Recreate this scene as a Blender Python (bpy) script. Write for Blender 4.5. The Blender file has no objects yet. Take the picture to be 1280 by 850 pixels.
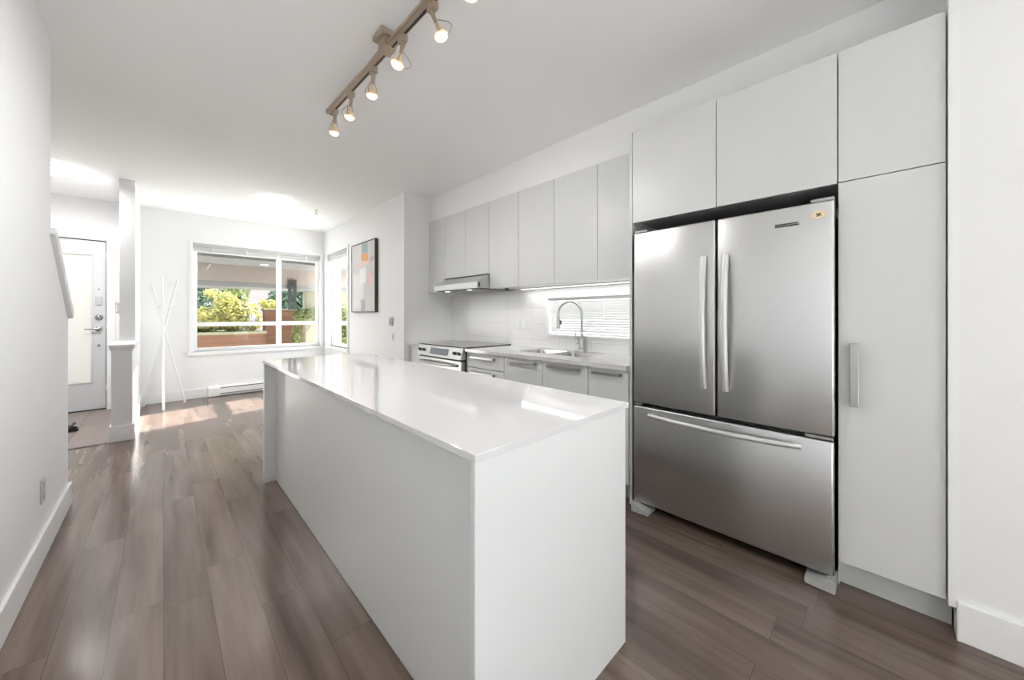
import bpy, bmesh, math, random
from mathutils import Vector, Matrix
random.seed(7)
C = bpy.context.scene.collection
S = bpy.context.scene
PI = math.pi

# ------------------------------------------------------------------ camera
cam_d = bpy.data.cameras.new('camera')
cam = bpy.data.objects.new('camera', cam_d); C.objects.link(cam)
cam.location = (0, 0, 1.255)
cam.rotation_euler = (PI/2, 0, -math.atan(437/451))
cam_d.sensor_width = 36.0
cam_d.lens = 451/1280*36
cam_d.shift_y = -31/1280
cam_d.clip_start = 0.05
S.camera = cam

# ------------------------------------------------------------------ light
S.view_settings.view_transform = 'Standard'
S.view_settings.look = 'None'
S.view_settings.exposure = 0.5
S.view_settings.gamma = 1.0
S.view_settings.use_curve_mapping = False
S.cycles.max_bounces = 14
S.cycles.diffuse_bounces = 8
S.cycles.glossy_bounces = 6
S.cycles.transmission_bounces = 8
S.cycles.transparent_max_bounces = 12
S.cycles.use_denoising = True
S.cycles.sample_clamp_indirect = 8.0
S.cycles.caustics_reflective = False

world = bpy.data.worlds.new('sky'); S.world = world; world.use_nodes = True
wn = world.node_tree
bg = wn.nodes['Background']
bg.inputs['Color'].default_value = (0.87, 0.94, 1.0, 1)
bg.inputs['Strength'].default_value = 6.5

def light(name, kind, loc, power, color=(1, 1, 1), rot=(0, 0, 0), **kw):
    d = bpy.data.lights.new(name, kind); d.energy = power; d.color = color
    for k, v in kw.items(): setattr(d, k, v)
    o = bpy.data.objects.new(name, d); C.objects.link(o)
    o.location = loc; o.rotation_euler = rot
    return o

sun = light('sun', 'SUN', (8, 9, 6), 22.0, (1.0, 0.97, 0.91), angle=math.radians(0.6))
sd = Vector((-1.0, -0.22, -0.66)).normalized()
sun.rotation_euler = sd.to_track_quat('-Z', 'Y').to_euler()
# daylight lamp added at an unseen, added window, to brighten left wall and ceiling
light('daylight', 'AREA', (2.62, -2.05, 1.30), 18, (0.94, 0.98, 1.0), (0, PI/2+math.radians(38), 0), shape='RECTANGLE', size=2.1, size_y=2.0)

# ------------------------------------------------------------------ materials
def new_mat(name):
    m = bpy.data.materials.new(name); m.use_nodes = True
    return m, m.node_tree, m.node_tree.nodes, m.node_tree.links, m.node_tree.nodes['Principled BSDF']

def mat(name, col, rough=0.5, metal=0.0, var=0.02, scale=6.0, spec=0.5, bump=0.0, coat=0.0, stretch=None, emis=None, es=0.0):
    m, t, n, l, p = new_mat(name)
    tc = n.new('ShaderNodeTexCoord'); mp = n.new('ShaderNodeMapping'); nz = n.new('ShaderNodeTexNoise')
    l.new(tc.outputs['Object'], mp.inputs['Vector']); l.new(mp.outputs['Vector'], nz.inputs['Vector'])
    if stretch: mp.inputs['Scale'].default_value = stretch
    nz.inputs['Scale'].default_value = scale; nz.inputs['Detail'].default_value = 4
    mx = n.new('ShaderNodeMix'); mx.data_type = 'RGBA'
    l.new(nz.outputs['Fac'], mx.inputs[0])
    mx.inputs[6].default_value = tuple(max(0, c*(1-var)) for c in col)+(1,)
    mx.inputs[7].default_value = tuple(min(1, c*(1+var)) for c in col)+(1,)
    l.new(mx.outputs[2], p.inputs['Base Color'])
    p.inputs['Roughness'].default_value = rough; p.inputs['Metallic'].default_value = metal
    p.inputs['Specular IOR Level'].default_value = spec
    if coat: p.inputs['Coat Weight'].default_value = coat; p.inputs['Coat Roughness'].default_value = 0.05
    if bump:
        b = n.new('ShaderNodeBump'); b.inputs['Strength'].default_value = bump; b.inputs['Distance'].default_value = 0.002
        l.new(nz.outputs['Fac'], b.inputs['Height']); l.new(b.outputs['Normal'], p.inputs['Normal'])
    if emis:
        p.inputs['Emission Color'].default_value = emis+(1,); p.inputs['Emission Strength'].default_value = es
    return m

M = {}
M['wall'] = mat('wall_paint', (0.84, 0.84, 0.845), 0.6, var=0.008, scale=3, bump=0.03)
M['ceiling'] = mat('ceiling_paint', (0.93, 0.93, 0.93), 0.75, var=0.006, scale=3)
M['trim'] = mat('trim_paint', (0.86, 0.86, 0.86), 0.35, var=0.005)
M['cab'] = mat('cabinet_white', (0.68, 0.685, 0.68), 0.33, var=0.006, scale=2)
M['cab_edge'] = mat('cabinet_box', (0.55, 0.555, 0.55), 0.5, var=0.01)
M['toe'] = mat('toe_kick_grey', (0.56, 0.57, 0.56), 0.35, var=0.03)
M['quartz'] = mat('white_quartz', (0.66, 0.65, 0.65), 0.07, var=0.02, scale=120, coat=0.3)
M['steel'] = mat('brushed_steel', (0.64, 0.64, 0.635), 0.31, 1.0, var=0.05, scale=30, stretch=(1, 1, 14))
M['steel_h'] = mat('brushed_steel_bar', (0.46, 0.46, 0.455), 0.30, 1.0, var=0.04, scale=40)
M['steel_hood'] = mat('brushed_steel_hood', (0.62, 0.62, 0.61), 0.28, 1.0, var=0.04, scale=40)
M['chrome'] = mat('satin_chrome', (0.55, 0.55, 0.54), 0.22, 1.0, var=0.03)
M['greyplastic'] = mat('grey_plastic', (0.44, 0.44, 0.43), 0.45, var=0.02)
M['silver'] = mat('silver_handle', (0.70, 0.70, 0.69), 0.38, 0.65, var=0.02)
M['dark'] = mat('dark_plastic', (0.018, 0.018, 0.019), 0.45, var=0.1)
M['darkgrey'] = mat('dark_grey_enamel', (0.10, 0.10, 0.105), 0.4, var=0.05)
M['blackglass'] = mat('ceramic_glass', (0.03, 0.03, 0.032), 0.08, var=0.05, coat=0.4)
M['display'] = mat('display_grey', (0.20, 0.22, 0.24), 0.2, var=0.15, scale=60)
M['bronze'] = mat('brushed_nickel_bronze', (0.47, 0.385, 0.30), 0.38, 0.6, var=0.08, scale=50)
M['slot'] = mat('track_slot', (0.03, 0.025, 0.02), 0.5)
M['whitemetal'] = mat('white_enamel', (0.84, 0.84, 0.84), 0.35, var=0.01)
M['plastic'] = mat('white_plastic', (0.80, 0.80, 0.80), 0.35, var=0.01)
M['thermo'] = mat('grey_thermostat', (0.50, 0.50, 0.50), 0.4, var=0.03)
M['vinyl'] = mat('window_vinyl', (0.86, 0.86, 0.85), 0.35, var=0.006)
M['door'] = mat('door_paint', (0.60, 0.62, 0.635), 0.38, var=0.01)
M['frame_brown'] = mat('dark_brown_frame', (0.055, 0.04, 0.034), 0.45, var=0.1, scale=30, stretch=(8, 8, 1))
M['bulb'] = mat('lit_bulb', (1, 0.95, 0.85), 0.4, emis=(1.0, 0.88, 0.66), es=9.0)
M['dome'] = mat('lit_opal_glass', (0.95, 0.95, 0.92), 0.3, emis=(1.0, 0.98, 0.94), es=2.6)
M['dome_warm'] = mat('lit_warm_opal_glass', (0.95, 0.95, 0.9), 0.3, emis=(1.0, 0.95, 0.84), es=3.0)
M['shoe'] = mat('black_shoe', (0.02, 0.02, 0.021), 0.5, var=0.2, scale=40)
M['cream'] = mat('cream_sticker', (0.78, 0.66, 0.45), 0.6, var=0.12, scale=90)
M['sticker_dark'] = mat('sticker_dark', (0.06, 0.045, 0.035), 0.6)
M['concrete'] = mat('patio_concrete', (0.78, 0.77, 0.74), 0.8, var=0.12, scale=3)
M['soil'] = mat('soil', (0.05, 0.035, 0.025), 0.9, var=0.3, scale=20)
M['bark'] = mat('bark', (0.10, 0.07, 0.05), 0.85, var=0.3, scale=14)
M['porch'] = mat('porch_grey', (0.15, 0.145, 0.14), 0.7, var=0.05)
M['beige'] = mat('beige_stucco', (0.235, 0.19, 0.165), 0.8, var=0.05, scale=15)
M['cream_post'] = mat('cream_post', (0.19, 0.17, 0.115), 0.7, var=0.05)
M['umbrella'] = mat('dark_green_canvas', (0.018, 0.024, 0.023), 0.8, var=0.15)
M['rim'] = mat('planter_rim', (0.20, 0.195, 0.12), 0.7, var=0.1)

def leaf_mat(name, a, b):
    m, t, n, l, p = new_mat(name)
    oi = n.new('ShaderNodeNewGeometry'); rp = n.new('ShaderNodeMix'); rp.data_type = 'RGBA'
    l.new(oi.outputs['Random Per Island'], rp.inputs[0])
    rp.inputs[6].default_value = a+(1,); rp.inputs[7].default_value = b+(1,)
    l.new(rp.outputs[2], p.inputs['Base Color']); p.inputs['Roughness'].default_value = 0.55
    tr = n.new('ShaderNodeBsdfTranslucent'); l.new(rp.outputs[2], tr.inputs['Color'])
    mx = n.new('ShaderNodeMixShader'); mx.inputs[0].default_value = 0.35
    l.new(p.outputs[0], mx.inputs[1]); l.new(tr.outputs[0], mx.inputs[2])
    l.new(mx.outputs[0], n['Material Output'].inputs['Surface'])
    return m
M['leaf_yellow'] = leaf_mat('leaf_yellow', (0.15, 0.155, 0.02), (0.42, 0.365, 0.095))
M['leaf_green'] = leaf_mat('leaf_green', (0.012, 0.033, 0.017), (0.033, 0.073, 0.03))
M['leaf_mid'] = leaf_mat('leaf_mid', (0.08, 0.115, 0.027), (0.20, 0.22, 0.065))
M['petal'] = leaf_mat('petal', (0.62, 0.55, 0.75), (0.85, 0.80, 0.92))

def glass_mat(name, tint=(0.97, 0.98, 0.975)):
    m, t, n, l, p = new_mat(name); n.remove(p)
    tr = n.new('ShaderNodeBsdfTransparent'); tr.inputs[0].default_value = tint+(1,)
    gl = n.new('ShaderNodeBsdfGlossy'); gl.inputs['Roughness'].default_value = 0.01
    lw = n.new('ShaderNodeLayerWeight'); lw.inputs['Blend'].default_value = 0.5
    pw = n.new('ShaderNodeMath'); pw.operation = 'POWER'; l.new(lw.outputs['Facing'], pw.inputs[0]); pw.inputs[1].default_value = 4.0
    fr = n.new('ShaderNodeMath'); fr.operation = 'MULTIPLY_ADD'; l.new(pw.outputs[0], fr.inputs[0]); fr.inputs[1].default_value = 0.25; fr.inputs[2].default_value = 0.02
    mx = n.new('ShaderNodeMixShader')
    l.new(fr.outputs[0], mx.inputs[0]); l.new(tr.outputs[0], mx.inputs[1]); l.new(gl.outputs[0], mx.inputs[2])
    l.new(mx.outputs[0], n['Material Output'].inputs['Surface'])
    return m
M['glass'] = glass_mat('clear_pane')

def translucent_mat(name, col, fac):
    m, t, n, l, p = new_mat(name)
    p.inputs['Base Color'].default_value = col+(1,); p.inputs['Roughness'].default_value = 0.35
    nz = n.new('ShaderNodeTexNoise'); nz.inputs['Scale'].default_value = 4
    tr = n.new('ShaderNodeBsdfTranslucent'); mc = n.new('ShaderNodeMix'); mc.data_type = 'RGBA'
    l.new(nz.outputs['Fac'], mc.inputs[0]); mc.inputs[6].default_value = tuple(c*0.97 for c in col)+(1,); mc.inputs[7].default_value = col+(1,)
    l.new(mc.outputs[2], tr.inputs['Color'])
    mx = n.new('ShaderNodeMixShader'); mx.inputs[0].default_value = fac
    l.new(p.outputs[0], mx.inputs[1]); l.new(tr.outputs[0], mx.inputs[2])
    l.new(mx.outputs[0], n['Material Output'].inputs['Surface'])
    return m
M['frosted'] = translucent_mat('frosted_glass', (0.70, 0.69, 0.655), 0.42)
M['slat'] = translucent_mat('blind_slat', (0.86, 0.86, 0.85), 0.04)

def math_node(n, l, op, a, b=None, c=None):
    x = n.new('ShaderNodeMath'); x.operation = op
    for i, v in enumerate((a, b, c)):
        if v is None: continue
        if isinstance(v, (int, float)): x.inputs[i].default_value = v
        else: l.new(v, x.inputs[i])
    return x.outputs[0]

def plank_mat(name, axis, width, off, length, dark, lightc, gap=0.0011, rough=0.3, grain=1.0, gapcol=(0.05, 0.04, 0.035), across=True, spec=0.5):
    """boards running along `axis`, `width` wide, joints staggered board by board"""
    m, t, n, l, p = new_mat(name)
    tc = n.new('ShaderNodeTexCoord'); sp = n.new('ShaderNodeSeparateXYZ'); l.new(tc.outputs['Object'], sp.inputs[0])
    al = sp.outputs['XYZ'.index(axis[0])]; ac = sp.outputs['XYZ'.index(axis[1])]
    u = math_node(n, l, 'DIVIDE', math_node(n, l, 'SUBTRACT', ac, off), width)
    iu = math_node(n, l, 'FLOOR', u); fu = math_node(n, l, 'SUBTRACT', u, iu)
    wn1 = n.new('ShaderNodeTexWhiteNoise'); wn1.noise_dimensions = '1D'; l.new(iu, wn1.inputs['W'])
    v = math_node(n, l, 'ADD', math_node(n, l, 'DIVIDE', al, length), math_node(n, l, 'MULTIPLY', wn1.outputs['Value'], 7.3))
    iv = math_node(n, l, 'FLOOR', v); fv = math_node(n, l, 'SUBTRACT', v, iv)
    cb = n.new('ShaderNodeCombineXYZ'); l.new(iu, cb.inputs[0]); l.new(iv, cb.inputs[1])
    wn2 = n.new('ShaderNodeTexWhiteNoise'); wn2.noise_dimensions = '2D'; l.new(cb.outputs[0], wn2.inputs['Vector'])
    # grain, shifted for each board
    cg = n.new('ShaderNodeCombineXYZ')
    l.new(math_node(n, l, 'MULTIPLY', ac, 26.0), cg.inputs[0])
    l.new(math_node(n, l, 'MULTIPLY', al, 1.7), cg.inputs[1])
    l.new(math_node(n, l, 'MULTIPLY', wn2.outputs['Value'], 40.0), cg.inputs[2])
    nz = n.new('ShaderNodeTexNoise'); nz.inputs['Scale'].default_value = 1.0; nz.inputs['Detail'].default_value = 6; nz.inputs['Roughness'].default_value = 0.6
    nz.inputs['Distortion'].default_value = 0.15
    l.new(cg.outputs[0], nz.inputs['Vector'])
    g = math_node(n, l, 'MULTIPLY_ADD', nz.outputs['Fac'], 2.6*grain, 0.5-1.3*grain)
    cw = n.new('ShaderNodeCombineXYZ')
    l.new(math_node(n, l, 'MULTIPLY', ac, 11.0), cw.inputs[0]); l.new(math_node(n, l, 'MULTIPLY', al, 0.9), cw.inputs[1])
    l.new(math_node(n, l, 'MULTIPLY', wn2.outputs['Value'], 23.0), cw.inputs[2])
    nw = n.new('ShaderNodeTexNoise'); nw.inputs['Scale'].default_value = 1.0; nw.inputs['Detail'].default_value = 3; nw.inputs['Distortion'].default_value = 0.1
    l.new(cw.outputs[0], nw.inputs['Vector'])
    g = math_node(n, l, 'ADD', math_node(n, l, 'MULTIPLY', g, 0.42), math_node(n, l, 'MULTIPLY', math_node(n, l, 'MULTIPLY_ADD', nw.outputs['Fac'], 3.2*grain, 0.5-1.6*grain), 0.5))
    f = math_node(n, l, 'ADD', math_node(n, l, 'MULTIPLY', g, 0.80), math_node(n, l, 'MULTIPLY', wn2.outputs['Value'], 0.20))
    mx = n.new('ShaderNodeMix'); mx.data_type = 'RGBA'; mx.clamp_factor = True
    l.new(f, mx.inputs[0]); mx.inputs[6].default_value = dark+(1,); mx.inputs[7].default_value = lightc+(1,)
    eu = math_node(n, l, 'MULTIPLY', math_node(n, l, 'MINIMUM', fu, math_node(n, l, 'SUBTRACT', 1.0, fu)), width)
    e = eu
    if across:
        ev = math_node(n, l, 'MULTIPLY', math_node(n, l, 'MINIMUM', fv, math_node(n, l, 'SUBTRACT', 1.0, fv)), length)
        e = math_node(n, l, 'MINIMUM', eu, ev)
    k = math_node(n, l, 'LESS_THAN', e, gap)
    mg = n.new('ShaderNodeMix'); mg.data_type = 'RGBA'; l.new(k, mg.inputs[0]); l.new(mx.outputs[2], mg.inputs[6]); mg.inputs[7].default_value = gapcol+(1,); p.inputs['Specular IOR Level'].default_value = spec
    l.new(mg.outputs[2], p.inputs['Base Color'])
    l.new(math_node(n, l, 'MULTIPLY_ADD', nz.outputs['Fac'], 0.04, rough-0.02), p.inputs['Roughness'])
    bp = n.new('ShaderNodeBump'); bp.inputs['Strength'].default_value = 0.03; bp.inputs['Distance'].default_value = 0.002
    l.new(math_node(n, l, 'SUBTRACT', 1.0, k), bp.inputs['Height'])
    l.new(bp.outputs['Normal'], p.inputs['Normal'])
    return m
M['floor'] = plank_mat('floor_planks', 'YX', 0.153, 0.004, 1.22, (0.062, 0.041, 0.033), (0.245, 0.178, 0.148), rough=0.20, spec=0.6, gapcol=(0.07, 0.052, 0.044))
M['entryfloor'] = plank_mat('entry_tiles', 'YX', 0.30, -0.07, 0.6, (0.20, 0.16, 0.145), (0.30, 0.25, 0.23), gap=0.003, rough=0.35, grain=0.5)
M['wood'] = plank_mat('cedar_boards', 'XZ', 0.11, 0.02, 9.0, (0.08, 0.028, 0.011), (0.19, 0.078, 0.032), gap=0.004, rough=0.6, across=False)
M['siding'] = plank_mat('lap_siding', 'XZ', 0.36, 0.1, 30.0, (0.13, 0.11, 0.105), (0.155, 0.13, 0.125), gap=0.02, rough=0.7, grain=0.3, gapcol=(0.3, 0.24, 0.23), across=False)
M['tile'] = plank_mat('white_wall_tile', 'YZ', 0.17, 0.825, 0.377, (0.79, 0.79, 0.785), (0.84, 0.84, 0.835), gap=0.0016, rough=0.1, grain=0.15, gapcol=(0.62, 0.62, 0.61))
# the wall tiles are stacked, not staggered: cancel the row offset
for nd in M['tile'].node_tree.nodes:
    if nd.type == 'MATH' and nd.operation == 'MULTIPLY' and abs(nd.inputs[1].default_value-7.3) < 1e-4: nd.inputs[1].default_value = 0.0

# ------------------------------------------------------------------ mesh helpers
def B(): return bmesh.new()
def merge(bm, src):
    me = bpy.data.meshes.new('tmp'); src.to_mesh(me); bm.from_mesh(me); src.free(); bpy.data.meshes.remove(me)
def box(bm, x0, x1, y0, y1, z0, z1, bev=0.0, seg=2, rot=None):
    t = bmesh.new(); bmesh.ops.create_cube(t, size=1)
    bmesh.ops.scale(t, vec=(abs(x1-x0), abs(y1-y0), abs(z1-z0)), verts=t.verts)
    if bev: bmesh.ops.bevel(t, geom=t.edges[:], offset=bev, segments=seg, affect='EDGES', profile=0.5)
    if rot is not None: bmesh.ops.transform(t, matrix=rot, verts=t.verts)
    bmesh.ops.translate(t, vec=((x0+x1)/2, (y0+y1)/2, (z0+z1)/2), verts=t.verts)
    merge(bm, t); return bm
def bx(*a, **k): return box(B(), *a, **k)
def cyl(bm, p, q, r, r2=None, seg=20, caps=True):
    p, q = Vector(p), Vector(q); d = q-p
    t = bmesh.new()
    bmesh.ops.create_cone(t, cap_ends=caps, segments=seg, radius1=r, radius2=r if r2 is None else r2, depth=d.length)
    bmesh.ops.transform(t, matrix=Matrix.Translation((p+q)/2) @ d.to_track_quat('Z', 'Y').to_matrix().to_4x4(), verts=t.verts)
    merge(bm, t); return bm
def tube(bm, pts, r, seg=12, flat=None):
    """round (or flattened) bar through points; r a number or list; flat=(axis vector, ratio)"""
    pts = [Vector(p) for p in pts]; n = len(pts); rings = []
    rr = r if isinstance(r, (list, tuple)) else [r]*n
    t0 = (pts[1]-pts[0]).normalized()
    ref = Vector((0, 0, 1)) if abs(t0.z) < 0.9 else Vector((1, 0, 0))
    if flat: ref = Vector(flat[0])
    a = (ref - ref.dot(t0)*t0).normalized()
    for i, p in enumerate(pts):
        t = (pts[min(i+1, n-1)]-pts[max(i-1, 0)]).normalized()
        a = (a - a.dot(t)*t).normalized(); b = t.cross(a)
        k = flat[1] if flat else 1.0
        rings.append([bm.verts.new(p + a*math.cos(2*PI*j/seg)*rr[i]*k + b*math.sin(2*PI*j/seg)*rr[i]) for j in range(seg)])
    for i in range(n-1):
        for j in range(seg):
            bm.faces.new((rings[i][j], rings[i][(j+1) % seg], rings[i+1][(j+1) % seg], rings[i+1][j]))
    bm.faces.new(rings[0][::-1]); bm.faces.new(rings[-1])
    return bm
def lathe(bm, c, prof, seg=36, axis='Z'):
    c = Vector(c); rings = []
    for r, h in prof:
        ring = []
        for j in range(seg):
            a = 2*PI*j/seg
            v = Vector((r*math.cos(a), r*math.sin(a), h))
            if axis == 'X': v = Vector((h, v.x, v.y))
            if axis == 'Y': v = Vector((v.x, h, v.y))
            ring.append(bm.verts.new(c+v))
        rings.append(ring)
    for i in range(len(rings)-1):
        for j in range(seg): bm.faces.new((rings[i][j], rings[i][(j+1) % seg], rings[i+1][(j+1) % seg], rings[i+1][j]))
    bm.faces.new(rings[0]); bm.faces.new(rings[-1])
    return bm
def prism(bm, prof, axis, a0, a1, bev=0.0):
    """polygon extruded along axis: profile is (Y,Z) for X, (X,Z) for Y, (X,Y) for Z"""
    t = bmesh.new()
    def P(u, v, a): return {'X': (a, u, v), 'Y': (u, a, v), 'Z': (u, v, a)}[axis]
    f = t.faces.new([t.verts.new(P(u, v, a0)) for u, v in prof])
    r = bmesh.ops.extrude_face_region(t, geom=[f])
    d = {'X': (a1-a0, 0, 0), 'Y': (0, a1-a0, 0), 'Z': (0, 0, a1-a0)}[axis]
    bmesh.ops.translate(t, vec=d, verts=[v for v in r['geom'] if isinstance(v, bmesh.types.BMVert)])
    if bev: bmesh.ops.bevel(t, geom=t.edges[:], offset=bev, segments=2, affect='EDGES')
    merge(bm, t); return bm
def wall_holes(bm, axis, t0, t1, a0, a1, z0, z1, holes):
    """upright slab, thin along `axis` (t0..t1), running a0..a1, with openings (a,b,zlo,zhi)"""
    def bb(u0, u1, w0, w1):
        if u1-u0 < 1e-5 or w1-w0 < 1e-5: return
        if axis == 'Y': box(bm, u0, u1, t0, t1, w0, w1)
        else: box(bm, t0, t1, u0, u1, w0, w1)
    cur = a0
    for (h0, h1, zl, zh) in sorted(holes):
        bb(cur, h0, z0, z1); bb(h0, h1, z0, zl); bb(h0, h1, zh, z1); cur = h1
    bb(cur, a1, z0, z1); return bm

def obj(name, bm, m, parent=None, smooth=False, at=None):
    """link a bmesh given in world coordinates as one mesh object"""
    root = parent
    while root is not None and root.parent is not None: root = root.parent
    off = Vector(root.location) if root is not None else (Vector(at) if at else Vector((0, 0, 0)))
    bmesh.ops.translate(bm, vec=-off, verts=bm.verts)
    bmesh.ops.recalc_face_normals(bm, faces=bm.faces)
    me = bpy.data.meshes.new(name); bm.to_mesh(me); bm.free()
    if smooth:
        for pl in me.polygons: pl.use_smooth = True
        try: me.set_sharp_from_angle(angle=math.radians(smooth if smooth is not True else 40))
        except Exception: pass
    me.materials.append(M[m] if isinstance(m, str) else m)
    o = bpy.data.objects.new(name, me); C.objects.link(o)
    if parent is not None: o.parent = parent
    elif at: o.location = off
    return o
def tag(o, label, cat, group=None):
    o['label'] = label; o['category'] = cat
    if group: o['group'] = group
    return o
def thing(name, label, cat, loc, group=None):
    o = bpy.data.objects.new(name, None); C.objects.link(o); o.location = loc; o.empty_display_size = 0.1
    return tag(o, label, cat, group)
def struct(name, bm, m, parent=None, smooth=False, label=None):
    o = obj(name, bm, m, parent, smooth)
    if parent is None: o['kind'] = 'structure'; o['category'] = name.split('_')[0]
    if label: o['label'] = label
    return o
def base_at(bm):
    xs = [v.co.x for v in bm.verts]; ys = [v.co.y for v in bm.verts]; zs = [v.co.z for v in bm.verts]
    return ((min(xs)+max(xs))/2, (min(ys)+max(ys))/2, min(zs))
def single(name, bm, m, label, cat, group=None, smooth=False):
    return tag(obj(name, bm, m, None, smooth, at=base_at(bm)), label, cat, group)

H = 2.78            # ceiling
FY = 7.22           # far wall, inner face
AX = 2.15           # wall with the painting, inner face
KX = 2.86           # kitchen wall, inner face
RY = 4.14           # return wall beside the range
LX = -0.45          # left wall
RX = 2.215          # right wall
NY = -3.6           # wall behind the camera

# ------------------------------------------------------------------ room shell
struct('floor', box(bx(-0.52, 3.0, NY-0.2, 5.30, -0.12, 0.0), -0.36, 3.0, 5.30, FY+0.2, -0.12, 0.0), 'floor', label='grey-brown wood plank floor')
struct('floor_entry', bx(-1.95, -0.36, 5.30, FY+0.2, -0.12, 0.0), 'entryfloor', label='taupe tile floor of the entry by the front door')
fl2 = box(B(), -1.95, -0.52, 1.5, 5.30, -0.12, 0.0)
struct('floor_stair', fl2, 'floor', label='wood plank floor behind the left wall')
struct('trim_threshold', bx(-1.0, -0.38, 5.285, 5.315, 0.0, 0.006, 0.002), 'darkgrey', label='thin dark floor strip between planks and entry tiles')
struct('ceiling', bx(-1.95, 3.0, NY-0.2, FY+0.2, H, H+0.15), 'ceiling', label='flat white ceiling')
# left wall with the sloping knee wall at its end
struct('wall_left', prism(B(), [(NY-0.2, 0), (3.77, 0), (3.77, 1.235), (3.25, 1.69), (3.25, H), (NY-0.2, H)], 'X', LX-0.12, LX), 'wall', label='white left wall with a sloping end')
cap = bmesh.new()
ang = math.atan2(1.235-1.70, 3.78-3.24)
box(cap, LX-0.145, LX+0.022, -0.365, 0.365, -0.026, 0.026, 0.004, rot=Matrix.Rotation(ang, 4, 'X'))
bmesh.ops.translate(cap, vec=(0, 3.52, 1.49), verts=cap.verts)
struct('trim_cap', cap, 'trim', label='white sloping cap on the end of the left wall')
struct('baseboard_left', bx(LX, LX+0.016, NY, 3.786, 0, 0.142, 0.004), 'trim')
struct('baseboard_left_end', bx(LX-0.13, LX, 3.77, 3.786, 0, 0.142, 0.004), 'trim')
# entry
struct('wall_entry', bx(-1.95, -1.80, 1.5, FY, 0, H), 'wall')
struct('wall_stair', bx(-1.80, LX-0.12, 1.35, 1.5, 0, H), 'wall')
struct('wall_partition', box(bx(-0.344, -0.222, 5.93, FY, 0, H), -0.362, -0.222, 5.30, 5.93, 0, 0.905), 'wall', label='white wall between entry and living room with a half-height end')
struct('trim_ledge', box(bx(-0.385, -0.20, 5.275, 5.935, 0.93, 0.965, 0.008), -0.374, -0.210, 5.288, 5.935, 0.905, 0.931, 0.006), 'trim', label='white moulded ledge on top of the half wall')
struct('baseboard_partition', box(box(bx(-0.378, -0.206, 5.284, 5.30, 0, 0.155, 0.004), -0.222, -0.206, 5.30, FY, 0, 0.155, 0.004), -0.378, -0.362, 5.30, 5.93, 0, 0.155, 0.004), 'trim')
# far wall with front door and big window
WZ0, WZ1 = 0.70, 2.345
struct('wall_far', wall_holes(B(), 'Y', FY, FY+0.18, -1.95, 2.45, 0, H, [(-1.47, -0.52, 0, 2.26), (0.33, 2.09, WZ0, WZ1)]), 'wall')
struct('baseboard_far', bx(-0.206, 0.49, FY-0.016, FY, 0, 0.142, 0.004), 'trim')
# wall with the painting, return wall beside the range, kitchen wall
SY0, SY1 = 6.03, 7.02
struct('wall_side', wall_holes(B(), 'X', AX, AX+0.18, RY+0.15, FY, 0, H, [(SY0, SY1, WZ0, WZ1)]), 'wall')
struct('baseboard_side', bx(AX-0.016, AX, RY, FY, 0, 0.142, 0.004), 'trim')
struct('wall_return', bx(AX, KX+0.18, RY, RY+0.15, 0, H), 'wall')
KW = (0.95, 2.432, 1.045, 1.442)
struct('wall_kitchen', wall_holes(B(), 'X', KX, KX+0.18, -0.2, RY, 0, H, [KW]), 'wall')
struct('wall_backsplash', wall_holes(B(), 'X', KX-0.008, KX, 1.185, RY, 0.918, 1.535, [(1.0, KW[1], KW[2], KW[3])]), 'tile', label='white stacked wall tiles behind the counter')
struct('wall_soffit', bx(2.515, KX, -0.2, RY, 2.468, H), 'wall', label='white soffit above the wall cabinets')
struct('wall_right', box(wall_holes(B(), 'X', RX, RX+0.18, NY-0.2, -0.40, 0, H, [(-3.05, -1.05, 0.3, 2.4)]), RX, KX+0.18, -0.40, -0.203, 0, H), 'wall')
struct('baseboard_right', box(bx(RX-0.016, RX, NY, -0.195, 0, 0.15, 0.004), RX-0.014, 2.297, -0.203, -0.195, 0, 0.1185), 'trim')
struct('wall_near', bx(LX, RX, NY-0.18, NY, 0, H), 'wall')

# ------------------------------------------------------------------ windows
def window(name, axis, t0, t1, a0, a1, z0, z1, mull, trans, fw=0.05, label=None):
    """fixed-and-vent window: frame bars and panes; thin along axis"""
    bm = B()
    def bb(b, u0, u1, w0, w1, p0=t0, p1=t1, bev=0.005):
        if axis == 'Y': box(b, u0, u1, p0, p1, w0, w1, bev)
        else: box(b, p0, p1, u0, u1, w0, w1, bev)
    bb(bm, a0, a0+fw, z0, z1); bb(bm, a1-fw, a1, z0, z1); bb(bm, a0+fw, a1-fw, z1-fw, z1); bb(bm, a0+fw, a1-fw, z0, z0+fw)
    for m_ in mull: bb(bm, m_-0.034, m_+0.034, z0+fw, z1-fw)
    us = [a0+fw]+[v for m_ in mull for v in (m_-0.034, m_+0.034)]+[a1-fw]
    for tz in trans:
        for i in range(0, len(us), 2): bb(bm, us[i], us[i+1], tz-0.032, tz+0.032)
    # thin sash line inside each light
    f = struct(name, bm, 'vinyl', label=label)
    zs = [z0+fw]+[v for tz in trans for v in (tz-0.032, tz+0.032)]+[z1-fw]
    mid = (t0+t1)/2
    for i in range(0, len(us), 2):
        for j in range(0, len(zs), 2):
            g = B(); bb(g, us[i]-0.004, us[i+1]+0.004, zs[j]-0.004, zs[j+1]+0.004, mid-0.003, mid+0.003, 0)
            obj('pane', g, 'glass', f)
    return f
w1 = window('window_1', 'Y', FY+0.07, FY+0.14, 0.33, 2.09, WZ0, WZ1, [1.452], [1.115], label='wide four-light white window onto the garden')
sill = bx(0.27, 2.145, FY-0.028, FY+0.07, WZ0-0.055, WZ0, 0.006); obj('window_sill', sill, 'trim', w1)
cs = B()
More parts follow.
